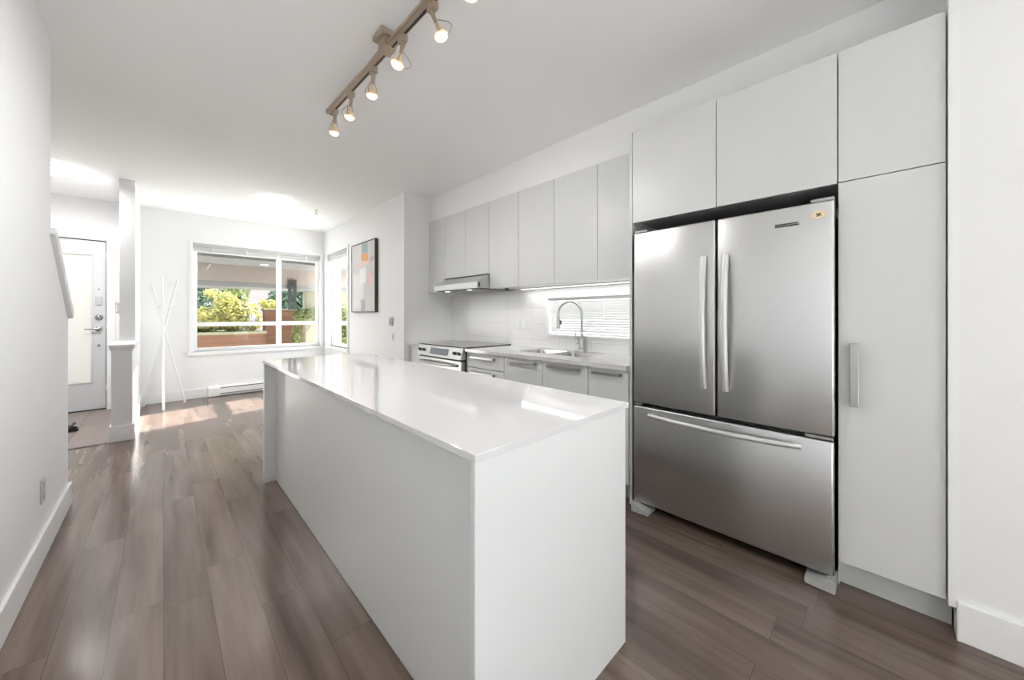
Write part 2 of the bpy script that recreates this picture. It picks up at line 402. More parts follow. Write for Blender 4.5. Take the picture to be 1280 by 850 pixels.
box(cs, 0.285, 0.33, FY-0.012, FY, WZ0, WZ1+0.05, 0.003); box(cs, 0.33, 2.13, FY-0.012, FY, WZ1, WZ1+0.05, 0.003); box(cs, 2.09, 2.135, FY-0.012, FY, WZ0, WZ1, 0.003)
obj('window_casing', cs, 'trim', w1)
w2 = window('window_2', 'X', AX+0.07, AX+0.14, SY0, SY1, WZ0, WZ1, [], [1.115], label='narrow side window around the corner from the wide window')
cs = B()
box(cs, AX-0.018, AX, SY0-0.06, SY0, WZ0-0.05, WZ1+0.05, 0.003); box(cs, AX-0.018, AX, SY0, SY1+0.06, WZ1, WZ1+0.05, 0.003); box(cs, AX-0.018, AX, SY1, SY1+0.06, WZ0, WZ1, 0.003)
obj('window_casing', cs, 'trim', w2)
obj('window_sill', bx(AX-0.028, AX+0.07, SY0, SY1+0.06, WZ0-0.05, WZ0, 0.005), 'trim', w2)
w3 = window('window_3', 'X', KX+0.09, KX+0.15, KW[0], KW[1], KW[2], KW[3], [], [], fw=0.03, label='low kitchen window behind the sink')
rv = B()
box(rv, KX-0.012, KX+0.09, KW[1]-0.014, KW[1], KW[2], KW[3]); box(rv, KX-0.012, KX+0.09, KW[0], KW[1]-0.014, KW[3]-0.012, KW[3]); box(rv, KX-0.014, KX+0.09, KW[0], KW[1]-0.014, KW[2], KW[2]+0.014)
obj('window_reveal', rv, 'trim', w3)
w4 = window('window_4', 'X', RX+0.07, RX+0.14, -3.05, -1.05, 0.3, 2.4, [-2.05], [], label='large window behind the camera')  # window added out of view to throw light onto the left wall

def blind_stack(name, axis, p0, p1, a0, a1, ztop, label, nsl=9):
    def bb(b, u0, u1, w0, w1, q0=p0, q1=p1, bev=0.003):
        if axis == 'Y': box(b, u0, u1, q0, q1, w0, w1, bev)
        else: box(b, q0, q1, u0, u1, w0, w1, bev)
    c = ((a0+a1)/2, (p0+p1)/2, ztop-0.12) if axis == 'Y' else ((p0+p1)/2, (a0+a1)/2, ztop-0.12)
    t = thing(name, label, 'blind', c, 'raised blinds of the living room windows')
    b = B(); bb(b, a0, a1, ztop-0.05, ztop-0.002); obj('headrail', b, 'thermo', t)
    b = B()
    for i in range(nsl): bb(b, a0+0.005, a1-0.005, ztop-0.056-0.0062*(i+1), ztop-0.056-0.0062*(i+1)+0.0035, p0+0.006, p1-0.006, 0)
    obj('slats', b, 'slat', t)
    b = B(); bb(b, a0+0.003, a1-0.003, ztop-0.056-0.0062*nsl-0.018, ztop-0.056-0.0062*nsl-0.002, p0+0.004, p1-0.004); obj('bottom_rail', b, 'plastic', t)
    n = 4 if a1-a0 > 1.2 else 2
    for i in range(n):
        u = a0+(a1-a0)*(0.13+0.74*i/(n-1)); b = B()
        bb(b, u-0.012, u+0.012, ztop-0.13, ztop-0.045, p0-0.004, p0, 0.001); obj('ladder_tape', b, 'plastic', t)
    return t
blind_stack('window_blind', 'Y', FY+0.012, FY+0.06, 0.335, 2.085, WZ1, 'white blind drawn fully up at the top of the wide garden window')
blind_stack('window_blind', 'X', AX+0.012, AX+0.06, SY0+0.005, SY1-0.005, WZ1, 'white blind drawn fully up at the top of the narrow corner window')

# kitchen blind, slats down
kb = thing('window_blind', 'white horizontal blind let down over the low kitchen window', 'blind', (KX+0.05, 1.7, KW[2]+0.014))
obj('headrail', bx(KX+0.02, KX+0.06, KW[0]+0.01, KW[1]-0.02, KW[3]-0.040, KW[3]-0.013, 0.003), 'plastic', kb)
sl = B(); zz = KW[2]+0.055; k = 0
while zz < KW[3]-0.045:
    tilt = 68 if zz > 1.22 else 58
    box(sl, KX+0.027, KX+0.052, KW[0]+0.012, KW[1]-0.022, zz-0.0008, zz+0.0008, rot=Matrix.Rotation(math.radians(tilt), 4, 'Y'))
    zz += 0.0235; k += 1
obj('slats', sl, 'slat', kb)
obj('bottom_rail', bx(KX+0.03, KX+0.05, KW[0]+0.012, KW[1]-0.022, KW[2]+0.018, KW[2]+0.034, 0.003), 'plastic', kb)
for yy in (2.30, 1.78, 1.2): obj('ladder_cord', bx(KX+0.0245, KX+0.026, yy-0.002, yy+0.002, KW[2]+0.03, KW[3]-0.04), 'plastic', kb)

# ------------------------------------------------------------------ front door
dr = struct('door_1', wall_holes(B(), 'Y', FY+0.035, FY+0.08, -1.45, -0.542, 0.014, 2.235, [(-1.27, -0.668, 0.372, 2.05)]), 'door', label='pale grey front door with a tall frosted pane')
fr = B()
box(fr, -0.525, -0.455, FY-0.014, FY, 0, 2.325, 0.003); box(fr, -1.53, -1.465, FY-0.014, FY, 0, 2.325, 0.003); box(fr, -1.53, -0.455, FY-0.016, FY, 2.255, 2.325, 0.003)
box(fr, -0.535, -0.52, FY, FY+0.1, 0, 2.26); box(fr, -1.47, -1.457, FY, FY+0.1, 0, 2.26); box(fr, -1.47, -0.52, FY, FY+0.1, 2.245, 2.26)
obj('door_frame', fr, 'trim', dr)
sl = B()
box(sl, -0.544, -0.533, FY+0.03, FY+0.06, 0, 2.246); box(sl, -1.46, -0.535, FY+0.03, FY+0.06, 2.234, 2.247); box(sl, -1.46, -0.535, FY+0.03, FY+0.06, 0.0, 0.016)
obj('weather_seal', sl, 'dark', dr)
obj('frosted_pane', bx(-1.275, -0.663, FY+0.05, FY+0.062, 0.367, 2.055), 'frosted', dr)
pb = B()
for a in ((-1.285, -1.265, 0.36, 2.062), (-0.673, -0.655, 0.36, 2.062)): box(pb, a[0], a[1], FY+0.029, FY+0.036, a[2], a[3], 0.002)
for a in ((-1.265, -0.673, 0.36, 0.378), (-1.265, -0.673, 2.044, 2.062)): box(pb, a[0], a[1], FY+0.029, FY+0.036, a[2], a[3], 0.002)
obj('pane_bead', pb, 'door', dr)
DX = -0.605
kp = obj('door_chime', bx(DX-0.03, DX+0.03, FY+0.018, FY+0.035, 1.39, 1.50, 0.006), 'thermo', dr)
obj('peephole', lathe(B(), (DX, FY+0.035, 1.60), [(0.009, 0), (0.009, -0.006), (0.005, -0.008)], 16, 'Y'), 'chrome', dr)
db = obj('deadbolt', lathe(B(), (DX, FY+0.035, 1.225), [(0.037, 0), (0.037, -0.008), (0.030, -0.016)], 24, 'Y'), 'chrome', dr, True)
obj('thumb_turn', bx(DX-0.006, DX+0.006, FY-0.008, FY+0.02, 1.207, 1.243, 0.003), 'chrome', db)
hl = obj('door_handle', lathe(B(), (DX, FY+0.035, 1.075), [(0.036, 0), (0.036, -0.008), (0.016, -0.014), (0.013, -0.05)], 24, 'Y'), 'chrome', dr, True)
obj('lever', tube(B(), [(DX, FY-0.012, 1.075), (DX-0.05, FY-0.016, 1.077), (DX-0.10, FY-0.014, 1.072), (DX-0.125, FY-0.006, 1.068)], [0.010, 0.009, 0.008, 0.007]), 'chrome', hl, True)
obj('door_latch', lathe(B(), (DX, FY+0.035, 0.855), [(0.016, 0), (0.016, -0.006), (0.008, -0.012)], 18, 'Y'), 'chrome', dr)
hg = B()
for z in (0.25, 1.08, 2.0): cyl(hg, (-0.536, FY+0.025, z), (-0.536, FY+0.025, z+0.09), 0.008)
obj('hinge', hg, 'chrome', dr)
ic = thing('wall_intercom', 'small grey-white wall handset between the front door and the half wall', 'intercom', (-0.432, FY-0.03, 1.34))
obj('body', bx(-0.452, -0.412, FY-0.024, FY, 1.30, 1.44, 0.006), 'plastic', ic)
obj('receiver', box(bx(-0.448, -0.416, FY-0.045, FY-0.024, 1.385, 1.435, 0.008), -0.440, -0.424, FY-0.040, FY-0.024, 1.31, 1.39, 0.005), 'thermo', ic)

# ------------------------------------------------------------------ island
isl = thing('island_cabinet', 'long white kitchen island base with panelled ends and recessed seating side', 'kitchen island', (0.9, 1.97, 0))
Y0, Y1 = 0.692, 3.245
obj('end_panel', bx(0.545, 1.278, Y0, Y0+0.016, 0, 0.898, 0.0015), 'cab', isl)
obj('end_panel', bx(0.545, 1.278, Y1-0.03, Y1, 0, 0.898, 0.0015), 'cab', isl)
obj('back_panel', bx(0.622, 0.640, Y0+0.016, Y1-0.03, 0, 0.898), 'cab', isl)
obj('carcass', bx(0.640, 1.235, Y0+0.016, Y1-0.03, 0.1, 0.897), 'cab_edge', isl)
obj('toe_kick', bx(0.640, 1.19, Y0+0.016, Y1-0.03, 0, 0.1), 'toe', isl)
n = 5
for i in range(n):
    a = Y0+0.02+(Y1-Y0-0.055)*i/n; b = a+(Y1-Y0-0.055)/n-0.004
    d = obj('door', bx(1.236, 1.256, a, b, 0.105, 0.885, 0.001), 'cab', isl)
    obj('handle', bx(1.262, 1.275, (a+b)/2-0.16, (a+b)/2+0.16, 0.84, 0.855, 0.003), 'steel_h', d)
single('island_worktop', bx(0.54, 1.292, 0.685, 3.255, 0.8985, 0.918, 0.0015), 'quartz', 'long white polished quartz worktop lying on the kitchen island', 'worktop')

# ------------------------------------------------------------------ refrigerator
fg = thing('refrigerator', 'stainless steel french door refrigerator with a bottom freezer drawer', 'refrigerator', (2.5, 0.646, 0))
obj('body', bx(2.262, 2.84, 0.172, 1.128, 0.05, 1.765, 0.004), 'darkgrey', fg)
obj('grille', box(bx(2.29, 2.33, 0.19, 1.11, 0.012, 0.06, 0.003), 2.283, 2.29, 0.26, 1.0, 0.018, 0.028), 'dark', fg)
def curved_door(y0, y1, z0, z1, xf=2.20, xb=2.258, bow=0.0):
    b = bx(xf, xb, y0, y1, z0, z1, 0.010, 3); return b
dl = obj('door', curved_door(0.653, 1.134, 0.694, 1.785), 'steel', fg, 50)
dR = obj('door', curved_door(0.158, 0.643, 0.694, 1.785), 'steel', fg, 50)
fd = obj('freezer_drawer', curved_door(0.160, 1.134, 0.055, 0.672), 'steel', fg, 50)
obj('gasket', box(bx(2.245, 2.263, 0.165, 1.130, 0.06, 1.775), 2.25, 2.263, 0.165, 1.13, 0.66, 0.70), 'dark', fg)
def vhandle(y, sgn):
    pts = []; rr = []
    for i in range(17):
        s = i/16; z = 0.845+(1.583-0.845)*s
        k = math.sin(PI*s)
        pts.append((2.186-0.034*k**0.7, y, z)); rr.append(0.0145)
    b = tube(B(), pts, rr, 14, flat=((0, 1, 0), 1.25))
    cyl(b, (2.20, y, 0.862), (2.183, y, 0.862), 0.014); cyl(b, (2.20, y, 1.566), (2.183, y, 1.566), 0.014)
    return b
obj('handle', vhandle(0.707, 1), 'silver', dl, True); obj('handle', vhandle(0.598, 1), 'silver', dR, True)
pts = []
for i in range(21):
    s = i/20; k = math.sin(PI*s); pts.append((2.187-0.036*k**0.6, 0.278+(1.025-0.278)*s, 0.628-0.004*k))
hb = tube(B(), pts, 0.0135, 14, flat=((0, 0, 1), 1.1))
cyl(hb, (2.20, 0.292, 0.628), (2.185, 0.292, 0.628), 0.013); cyl(hb, (2.20, 1.011, 0.628), (2.185, 1.011, 0.628), 0.013)
obj('handle', hb, 'silver', fd, True)
def foot(y0, y1, flip):
    prof = [(y0, 0.0), (y1, 0.004), (y1, 0.03), ((y0*0.45+y1*0.55), 0.036), ((y0*0.75+y1*0.25), 0.058), (y0, 0.062)]
    return prism(B(), prof, 'X', 2.158, 2.27, 0.004)
obj('foot', foot(0.152, 0.262, 1), 'greyplastic', fg); obj('foot', foot(1.132, 1.02, 1), 'greyplastic', fg)
for (a, b_) in ((0.16, 0.245), (1.05, 1.132)):
    h_ = bx(2.215, 2.33, a, b_, 1.787, 1.803, 0.004); box(h_, 2.265, 2.33, a, b_, 1.765, 1.79)
    obj('hinge_cover', h_, 'greyplastic', fg)
for (a, b_) in ((0.163, 0.265), (1.08, 1.130)):
    obj('hinge_plate', bx(2.206, 2.258, a, b_, 0.676, 0.690, 0.002), 'steel_h', fg)
bd = obj('name_plate', bx(2.1975, 2.2005, 0.283, 0.382, 1.688, 1.707, 0.001), 'steel_h', dR)
bi = box(box(bx(2.1965, 2.1978, 0.287, 0.378, 1.6905, 1.6965), 2.1965, 2.1978, 0.292, 0.378, 1.699, 1.7045), 2.1965, 2.1978, 0.3775, 0.3795, 1.6905, 1.7045)
obj('plate_band', bi, 'dark', bd)
# decorative sticker near the hinge
st = B()
cy, cz = 0.2135, 1.724
ang0 = [i*2*PI/30 for i in range(30)]
prof = [(cy+math.cos(a)*(0.028+0.006*math.cos(5*a+0.4)), cz+math.sin(a)*(0.019+0.0045*math.cos(5*a+0.4))) for a in ang0]
prism(st, prof, 'X', 2.1965, 2.2005)
stk = thing('fridge_magnet', 'cream flower-shaped magnet with a dark sprig, high on the right refrigerator door', 'magnet', (2.199, cy, cz-0.02))
obj('base', st, 'cream', stk)
sg = B()
for a in (0.6, 2.2, 3.6, 5.2):
    tube(sg, [(2.196, cy, cz), (2.1955, cy+0.006*math.cos(a), cz+0.006*math.sin(a)), (2.196, cy+0.013*math.cos(a+0.2), cz+0.010*math.sin(a+0.2))], [0.0016, 0.0028, 0.001], 8)
obj('sprig', sg, 'sticker_dark', stk)

# ------------------------------------------------------------------ tall cabinets
DFX = 2.235; ZT = 2.466
oc = thing('wall_cabinet', 'deep white two-door cabinet over the refrigerator', 'cabinet', (2.55, 0.655, 1.86))
obj('body', bx(DFX+0.022, KX-0.002, 0.152, 1.160, 1.885, ZT), 'cab_edge', oc)
obj('door', bx(DFX, DFX+0.019, 0.659, 1.159, 1.863, ZT, 0.001), 'cab', oc)
obj('door', bx(DFX, DFX+0.019, 0.152, 0.655, 1.863, ZT, 0.001), 'cab', oc)
single('side_panel', bx(DFX-0.002, KX-0.002, 1.162, 1.181, 0, ZT, 0.001), 'cab', 'tall thin white side panel between the refrigerator and the counter', 'panel')
pn = thing('pantry_cabinet', 'tall white pantry cabinet at the right of the refrigerator', 'cabinet', (2.55, -0.01, 0))
obj('body', bx(DFX+0.022, KX-0.002, -0.172, 0.146, 0.12, ZT), 'cab_edge', pn)
obj('side_panel', bx(DFX+0.03, KX-0.002, 0.1465, 0.1495, 0.0, ZT), 'cab', pn)
pd = obj('door', bx(DFX, DFX+0.019, -0.170, 0.147, 0.125, 1.862, 0.001), 'cab', pn)
obj('upper_door', bx(DFX, DFX+0.019, -0.170, 0.147, 1.867, ZT, 0.001), 'cab', pn)
obj('toe_kick', bx(2.297, 2.312, -0.190, 0.148, 0, 0.119), 'toe', pn)
hd = bx(DFX-0.034, DFX-0.022, 0.078, 0.108, 0.850, 1.130, 0.002)
box(hd, DFX-0.024, DFX, 0.082, 0.104, 0.855, 0.867); box(hd, DFX-0.024, DFX, 0.082, 0.104, 1.113, 1.125)
obj('handle', hd, 'steel_h', pd)
struct('trim_filler', bx(RX-0.004, DFX+0.1, -0.2028, -0.1745, 0.119, H), 'trim', label='white filler strip between pantry cabinet and right wall')

# ------------------------------------------------------------------ wall cabinets over the counter
ue = [4.045, 3.753, 3.338, 2.923, 2.485, 2.039, 1.596, 1.184]
names = ['white narrow wall cabinet in the corner, left of the range hood', None, None,
         'white wall cabinet just right of the range hood', 'white wall cabinet second to the right of the range hood',
         'white wall cabinet third to the right of the range hood, over the faucet', 'white wall cabinet touching the tall refrigerator side panel']
UX = 2.495; UZ = 1.537
def wall_cab(y0, y1, z0, label, doors):
    t = thing('wall_cabinet', label, 'cabinet', ((UX+KX)/2, (y0+y1)/2, z0), 'wall cabinets over the counter')
    obj('body', bx(UX+0.022, KX-0.009, y0+0.001, y1-0.001, z0+0.002, ZT), 'cab', t)
    for (a, b_) in doors: obj('door', bx(UX, UX+0.019, a+0.0022, b_-0.0022, z0, ZT-0.003, 0.001), 'cab', t)
    return t
wall_cab(ue[1], ue[0], UZ, names[0], [(ue[1], ue[0])])
wall_cab(ue[3], ue[1], 1.70, 'white two-door wall cabinet above the range hood', [(ue[2], ue[1]), (ue[3], ue[2])])
for i in range(3, 7): wall_cab(ue[i+1], ue[i], UZ, names[i], [(ue[i+1], ue[i])])
struct('trim_corner', bx(UX+0.004, KX, 4.046, RY-0.001, UZ, 2.468), 'cab', label='white filler beside the corner wall cabinet')
uf = thing('under_cabinet_fitting', 'tiny dark fitting under the wall cabinet just right of the range hood', 'fitting', (2.6, 2.74, 1.5))
obj('bracket', bx(2.585, 2.72, 2.735, 2.755, 1.527, 1.5385, 0.002), 'greyplastic', uf); obj('plug', bx(2.57, 2.60, 2.728, 2.762, 1.512, 1.5385, 0.003), 'darkgrey', uf)

M['led'] = mat('led_strip', (0.95, 0.95, 0.93), 0.4, emis=(1.0, 0.985, 0.95), es=1.3)  # glow for the added strip and the added hood lamps
ls = thing('under_cabinet_light', 'slim white light strip glowing under the wall cabinets right of the range hood', 'light strip', (2.745, 1.95, 1.52))  # invented strip, added to brighten the tiles and counter
obj('housing', bx(2.73, 2.76, 1.20, 2.70, 1.5285, 1.5365, 0.001), 'plastic', ls)
obj('diffuser', bx(2.734, 2.756, 1.21, 2.69, 1.5235, 1.5288, 0.001), 'led', ls)
light('strip_lamp', 'AREA', (2.745, 1.95, 1.522), 1.7, (1.0, 0.99, 0.97), shape='RECTANGLE', size=0.025, size_y=1.46)  # added lamp along the strip, brightens counter and backsplash
# ------------------------------------------------------------------ range hood
hy0, hy1 = 2.927, 3.750
hood = thing('range_hood', 'low stainless steel range hood with a sloping top', 'range hood', (2.55, 3.34, 1.53))
obj('canopy', prism(B(), [(2.335, 1.540), (2.335, 1.603), (2.50, 1.694), (2.85, 1.694), (2.85, 1.540)], 'Y', hy0, hy1, 0.002), 'steel_hood', hood)
obj('base_plate', bx(2.355, 2.85, hy0-0.012, hy1-0.02, 1.531, 1.5395, 0.001), 'darkgrey', hood)
fl = B()
for i in range(2): box(fl, 2.42, 2.80, hy0+0.05+0.37*i, hy0+0.38+0.37*i, 1.524, 1.5315, 0.002)
obj('filter', fl, 'greyplastic', hood)
for i in range(2): obj('hood_lamp', lathe(B(), (2.39, hy0+0.2+0.42*i, 1.5312), [(0.028, 0), (0.028, -0.005), (0.02, -0.007)], 20), 'led', hood)  # lamp discs added to the hood for the cooktop lighting
for i in range(2): light('hood_light', 'SPOT', (2.39, hy0+0.2+0.42*i, 1.518), 3.5, (1.0, 0.99, 0.97), (0, -0.35, 0), spot_size=math.radians(150), spot_blend=0.9, shadow_soft_size=0.02)  # added spots that brighten the cooktop area
obj('switch_panel', bx(2.352, 2.372, hy0-0.003, hy0+0.001, 1.553, 1.598, 0.001), 'dark', hood)

# ------------------------------------------------------------------ base cabinets, worktop, sink, faucet
BX = 2.222
def bar_handle(y0, y1, z, parent, x=BX):
    h_ = bx(x-0.036, x-0.024, y0, y1, z-0.011, z+0.011, 0.002)
    box(h_, x-0.026, x, y0, y0+0.014, z-0.009, z+0.009); box(h_, x-0.026, x, y1-0.014, y1, z-0.009, z+0.009)
    return obj('handle', h_, 'steel_h', parent)
def base_cab(y0, y1, label, name='base_cabinet'):
    t = thing(name, label, 'cabinet', (2.54, (y0+y1)/2, 0), 'base cabinets along the kitchen wall')
    obj('body', bx(BX+0.022, KX-0.009, y0+0.001, y1-0.001, 0.12, 0.70 if 'sink' in label else 0.886), 'cab_edge', t)
    obj('toe_kick', bx(2.30, 2.315, y0, y1, 0, 0.119), 'toe', t)
    return t
t = base_cab(2.397, 2.952, 'white drawer cabinet between the range and the sink doors', 'drawer_cabinet')
for (z0, z1) in ((0.738, 0.884), (0.432, 0.733), (0.125, 0.427)):
    d = obj('drawer', bx(BX, BX+0.019, 2.399, 2.950, z0, z1, 0.001), 'cab', t); bar_handle(2.515, 2.865, z1-0.044, d)
for (a, b_, lab, nm) in ((1.938, 2.395, 'white sink base door cabinet under the left sink bowl, beside the drawers', 'base_cabinet'),
                         (1.500, 1.936, 'white sink base door cabinet under the right sink bowl', 'base_cabinet'),
                         (1.183, 1.498, 'white base cabinet against the tall refrigerator side panel', 'base_cabinet')):
    t = base_cab(a, b_, lab, nm)
    d = obj('door', bx(BX, BX+0.019, a+0.002, b_-0.002, 0.125, 0.884, 0.001), 'cab', t)
    g = min(0.065, (b_-a)*0.15); bar_handle(a+g, b_-g, 0.852, d)
t = base_cab(3.842, RY-0.002, 'narrow white filler cabinet in the corner left of the range')
obj('door', bx(BX, BX+0.019, 3.845, RY-0.004, 0.125, 0.890, 0.001), 'cab', t)

sk0, sk1, sx0, sx1 = 1.66, 2.44, 2.40, 2.775
wt = B()
box(wt, 2.195, sx0, 1.1825, 2.952, 0.888, 0.918, 0); box(wt, sx1, KX-0.009, 1.1825, 2.952, 0.888, 0.918, 0)
box(wt, sx0, sx1, 1.1825, sk0, 0.888, 0.918, 0); box(wt, sx0, sx1, sk1, 2.952, 0.888, 0.918, 0)
single('kitchen_worktop', wt, 'quartz', 'white quartz worktop with the sink cut into it', 'worktop')
single('kitchen_worktop', bx(2.195, KX-0.009, 3.842, RY-0.002, 0.892, 0.918, 0.001), 'quartz', 'short white worktop piece in the corner left of the range', 'worktop')

snk = thing('kitchen_sink', 'stainless double bowl sink set into the worktop under the blind', 'sink', (2.59, 2.05, 0.71))
def bowl(y0, y1):
    b = B(); x0, x1, zt, zb = sx0+0.004, sx1-0.004, 0.9165, 0.72
    def ring(ins, z, r):
        vs = []
        for (cx, cyy, a0) in ((x1-ins-r, y1-ins-r, 0), (x0+ins+r, y1-ins-r, 90), (x0+ins+r, y0+ins+r, 180), (x1-ins-r, y0+ins+r, 270)):
            for j in range(6):
                a = math.radians(a0+90*j/5); vs.append(b.verts.new((cx+r*math.cos(a), cyy+r*math.sin(a), z)))
        return vs
    rs = [ring(-0.004, zt, 0.02), ring(0.012, zt, 0.03), ring(0.014, zt-0.004, 0.03), ring(0.02, zb+0.03, 0.04), ring(0.045, zb, 0.05)]
    for i in range(len(rs)-1):
        for j in range(24): b.faces.new((rs[i][j], rs[i][(j+1) % 24], rs[i+1][(j+1) % 24], rs[i+1][j]))
    b.faces.new(rs[-1]); return b
for (a, b_) in ((2.055, sk1-0.004), (sk0+0.004, 2.047)):
    bo = obj('bowl', bowl(a, b_), 'chrome', snk, True)
    obj('drain', lathe(B(), ((sx0+sx1)/2, (a+b_)/2, 0.72), [(0.045, 0.0005), (0.045, 0.004), (0.03, 0.003), (0.02, 0.001)], 24), 'steel_h', bo)

fc = thing('kitchen_faucet', 'tall arched pull-down chrome faucet behind the sink', 'faucet', (2.812, 1.965, 0.918))
fx, fy = 2.812, 1.965
obj('base', lathe(B(), (fx, fy, 0.918), [(0.030, 0), (0.030, 0.006), (0.024, 0.012), (0.023, 0.10), (0.019, 0.115)], 24), 'chrome', fc, True)
pts = [(fx, fy, 1.03), (fx, fy, 1.12), (fx, fy, 1.22)]
R_ = 0.112; dxn, dyn = -0.42, 0.907
for i in range(1, 13):
    a = PI-PI*i/12*0.99
    s = R_+R_*math.cos(a); pts.append((fx+dxn*s, fy+dyn*s, 1.265+R_*math.sin(a)*1.06))
ex, ey = fx+dxn*2*R_, fy+dyn*2*R_
pts.append((ex, ey, 1.235))
obj('neck', tube(B(), pts, 0.0125, 16), 'chrome', fc, True)
obj('spray_head', lathe(B(), (ex, ey, 1.125), [(0.013, 0), (0.0175, 0.004), (0.018, 0.06), (0.015, 0.11), (0.0135, 0.125)], 20), 'chrome', fc, True)
obj('spray_button', bx(ex+0.003, ex+0.019, ey-0.026, ey-0.012, 1.165, 1.205, 0.003), 'darkgrey', fc)
lv = tube(B(), [(fx, fy+0.015, 0.99), (fx, fy+0.045, 0.992), (fx-0.004, fy+0.062, 1.01), (fx-0.006, fy+0.070, 1.10)], [0.012, 0.011, 0.007, 0.005], 12)
obj('lever', lv, 'chrome', fc, True)

ot = thing('switch_plate', 'white three-gang switch and outlet plate on the tiles left of the kitchen blind', 'switch', (KX-0.012, 2.75, 1.10))
obj('plate', bx(KX-0.0135, KX-0.0085, 2.645, 2.865, 1.10, 1.215, 0.002), 'plastic', ot)
for y in (2.69, 2.755, 2.82): obj('rocker', bx(KX-0.017, KX-0.0125, y-0.018, y+0.018, 1.12, 1.195, 0.001), 'plastic', ot)

# ------------------------------------------------------------------ range
ry0, ry1 = 2.960, 3.832
rg = thing('kitchen_range', 'stainless slide-in electric range with a black glass cooktop', 'range', (2.5, 3.4, 0))
obj('body', bx(2.215, KX-0.012, ry0, ry1, 0.0, 0.914), 'darkgrey', rg)
ck = obj('cooktop', bx(2.185, KX-0.010, ry0-0.006, ry1+0.004, 0.9175, 0.927, 0.002), 'blackglass', rg)
for (x, y, r) in ((2.36, 3.18, 0.10), (2.36, 3.60, 0.085), (2.66, 3.18, 0.08), (2.66, 3.60, 0.10)):
    bm_ = B(); v1 = []; v2 = []
    for j in range(40):
        a = 2*PI*j/40; v1.append(bm_.verts.new((x+r*math.cos(a), y+r*math.sin(a), 0.9274))); v2.append(bm_.verts.new((x+(r-0.003)*math.cos(a), y+(r-0.003)*math.sin(a), 0.9274)))
    for j in range(40): bm_.faces.new((v1[j], v1[(j+1) % 40], v2[(j+1) % 40], v2[j]))
    obj('burner_ring', bm_, 'thermo', ck)
cp = obj('control_panel', prism(B(), [(2.150, 0.800), (2.187, 0.914), (2.25, 0.914), (2.25, 0.800)], 'Y', ry0+0.004, ry1-0.004, 0.002), 'steel_hood', rg)
tl = Matrix.Rotation(math.atan2(0.037, 0.114), 4, 'Y')
nrm = Vector((-0.114, 0, 0.037)).normalized()
def on_panel(y, s): return Vector((2.150+0.037*s, y, 0.800+0.114*s))
c_ = on_panel(3.385, 0.52)+nrm*0.001
dp = bmesh.new(); box(dp, -0.003, 0.003, -0.175, 0.175, -0.036, 0.036, 0.001, rot=tl); bmesh.ops.translate(dp, vec=c_, verts=dp.verts)
obj('display', dp, 'display', cp)
for y in (3.775, 3.69, 3.085, 3.01):
    p0 = on_panel(y, 0.52); k_ = cyl(B(), p0, p0+nrm*0.026, 0.017, 0.014, 18); 
    q0 = p0+nrm*0.026; cyl(k_, q0+Vector((0, 0, -0.013)), q0+Vector((0, 0, 0.013)), 0.004)
    obj('knob', k_, 'darkgrey', cp)
od = obj('oven_door', bx(2.165, 2.216, ry0+0.014, ry1-0.014, 0.185, 0.782, 0.004), 'steel_hood', rg)
obj('oven_window', bx(2.162, 2.167, ry0+0.13, ry1-0.13, 0.32, 0.62, 0.002), 'blackglass', od)
obj('door_gap', bx(2.19, 2.216, ry0+0.01, ry1-0.01, 0.783, 0.800), 'dark', rg)
pts = [(2.160-0.05*math.sin(PI*i/16)**0.5, ry0+0.07+(ry1-ry0-0.14)*i/16, 0.735) for i in range(17)]
obj('oven_handle', tube(B(), pts, 0.013, 14), 'steel_h', od, True)
obj('storage_drawer', bx(2.170, 2.216, ry0+0.014, ry1-0.014, 0.04, 0.175, 0.003), 'steel_hood', rg)

# ------------------------------------------------------------------ ceiling fixtures
tk = thing('track_light', 'brushed bronze ceiling track light with a row of small halogen spot heads', 'track light', (0.885, 1.9, 2.78))
def tx(y): return 0.862+(2.77-y)*0.022
TZ = 2.715
def sweep(x0, x1, y0, y1, z0, z1):
    b = B(); vs = []
    for y in (y0, y1): vs.append([b.verts.new((tx(y)+x, y, z)) for x, z in ((x0, z0), (x1, z0), (x1, z1), (x0, z1))])
    for j in range(4): b.faces.new((vs[0][j], vs[0][(j+1) % 4], vs[1][(j+1) % 4], vs[1][j]))
    b.faces.new(vs[0]); b.faces.new(vs[1][::-1]); return b
rl = sweep(-0.022, 0.022, 1.02, 2.79, TZ-0.014, TZ+0.014)
bmesh.ops.bevel(rl, geom=rl.edges[:], offset=0.005, segments=2, affect='EDGES')
rail = obj('track_rail', rl, 'bronze', tk)
obj('rail_slot', sweep(0.003, 0.014, 1.03, 2.78, TZ-0.0148, TZ-0.0138), 'slot', rail)
cx_ = tx(1.89)
cn = bx(cx_-0.058, cx_+0.058, 1.832, 1.948, H-0.03, H-0.0005, 0.004); box(cn, cx_-0.034, cx_+0.034, 1.85, 1.93, TZ-0.02, H-0.028, 0.004)
obj('canopy', cn, 'bronze', tk)
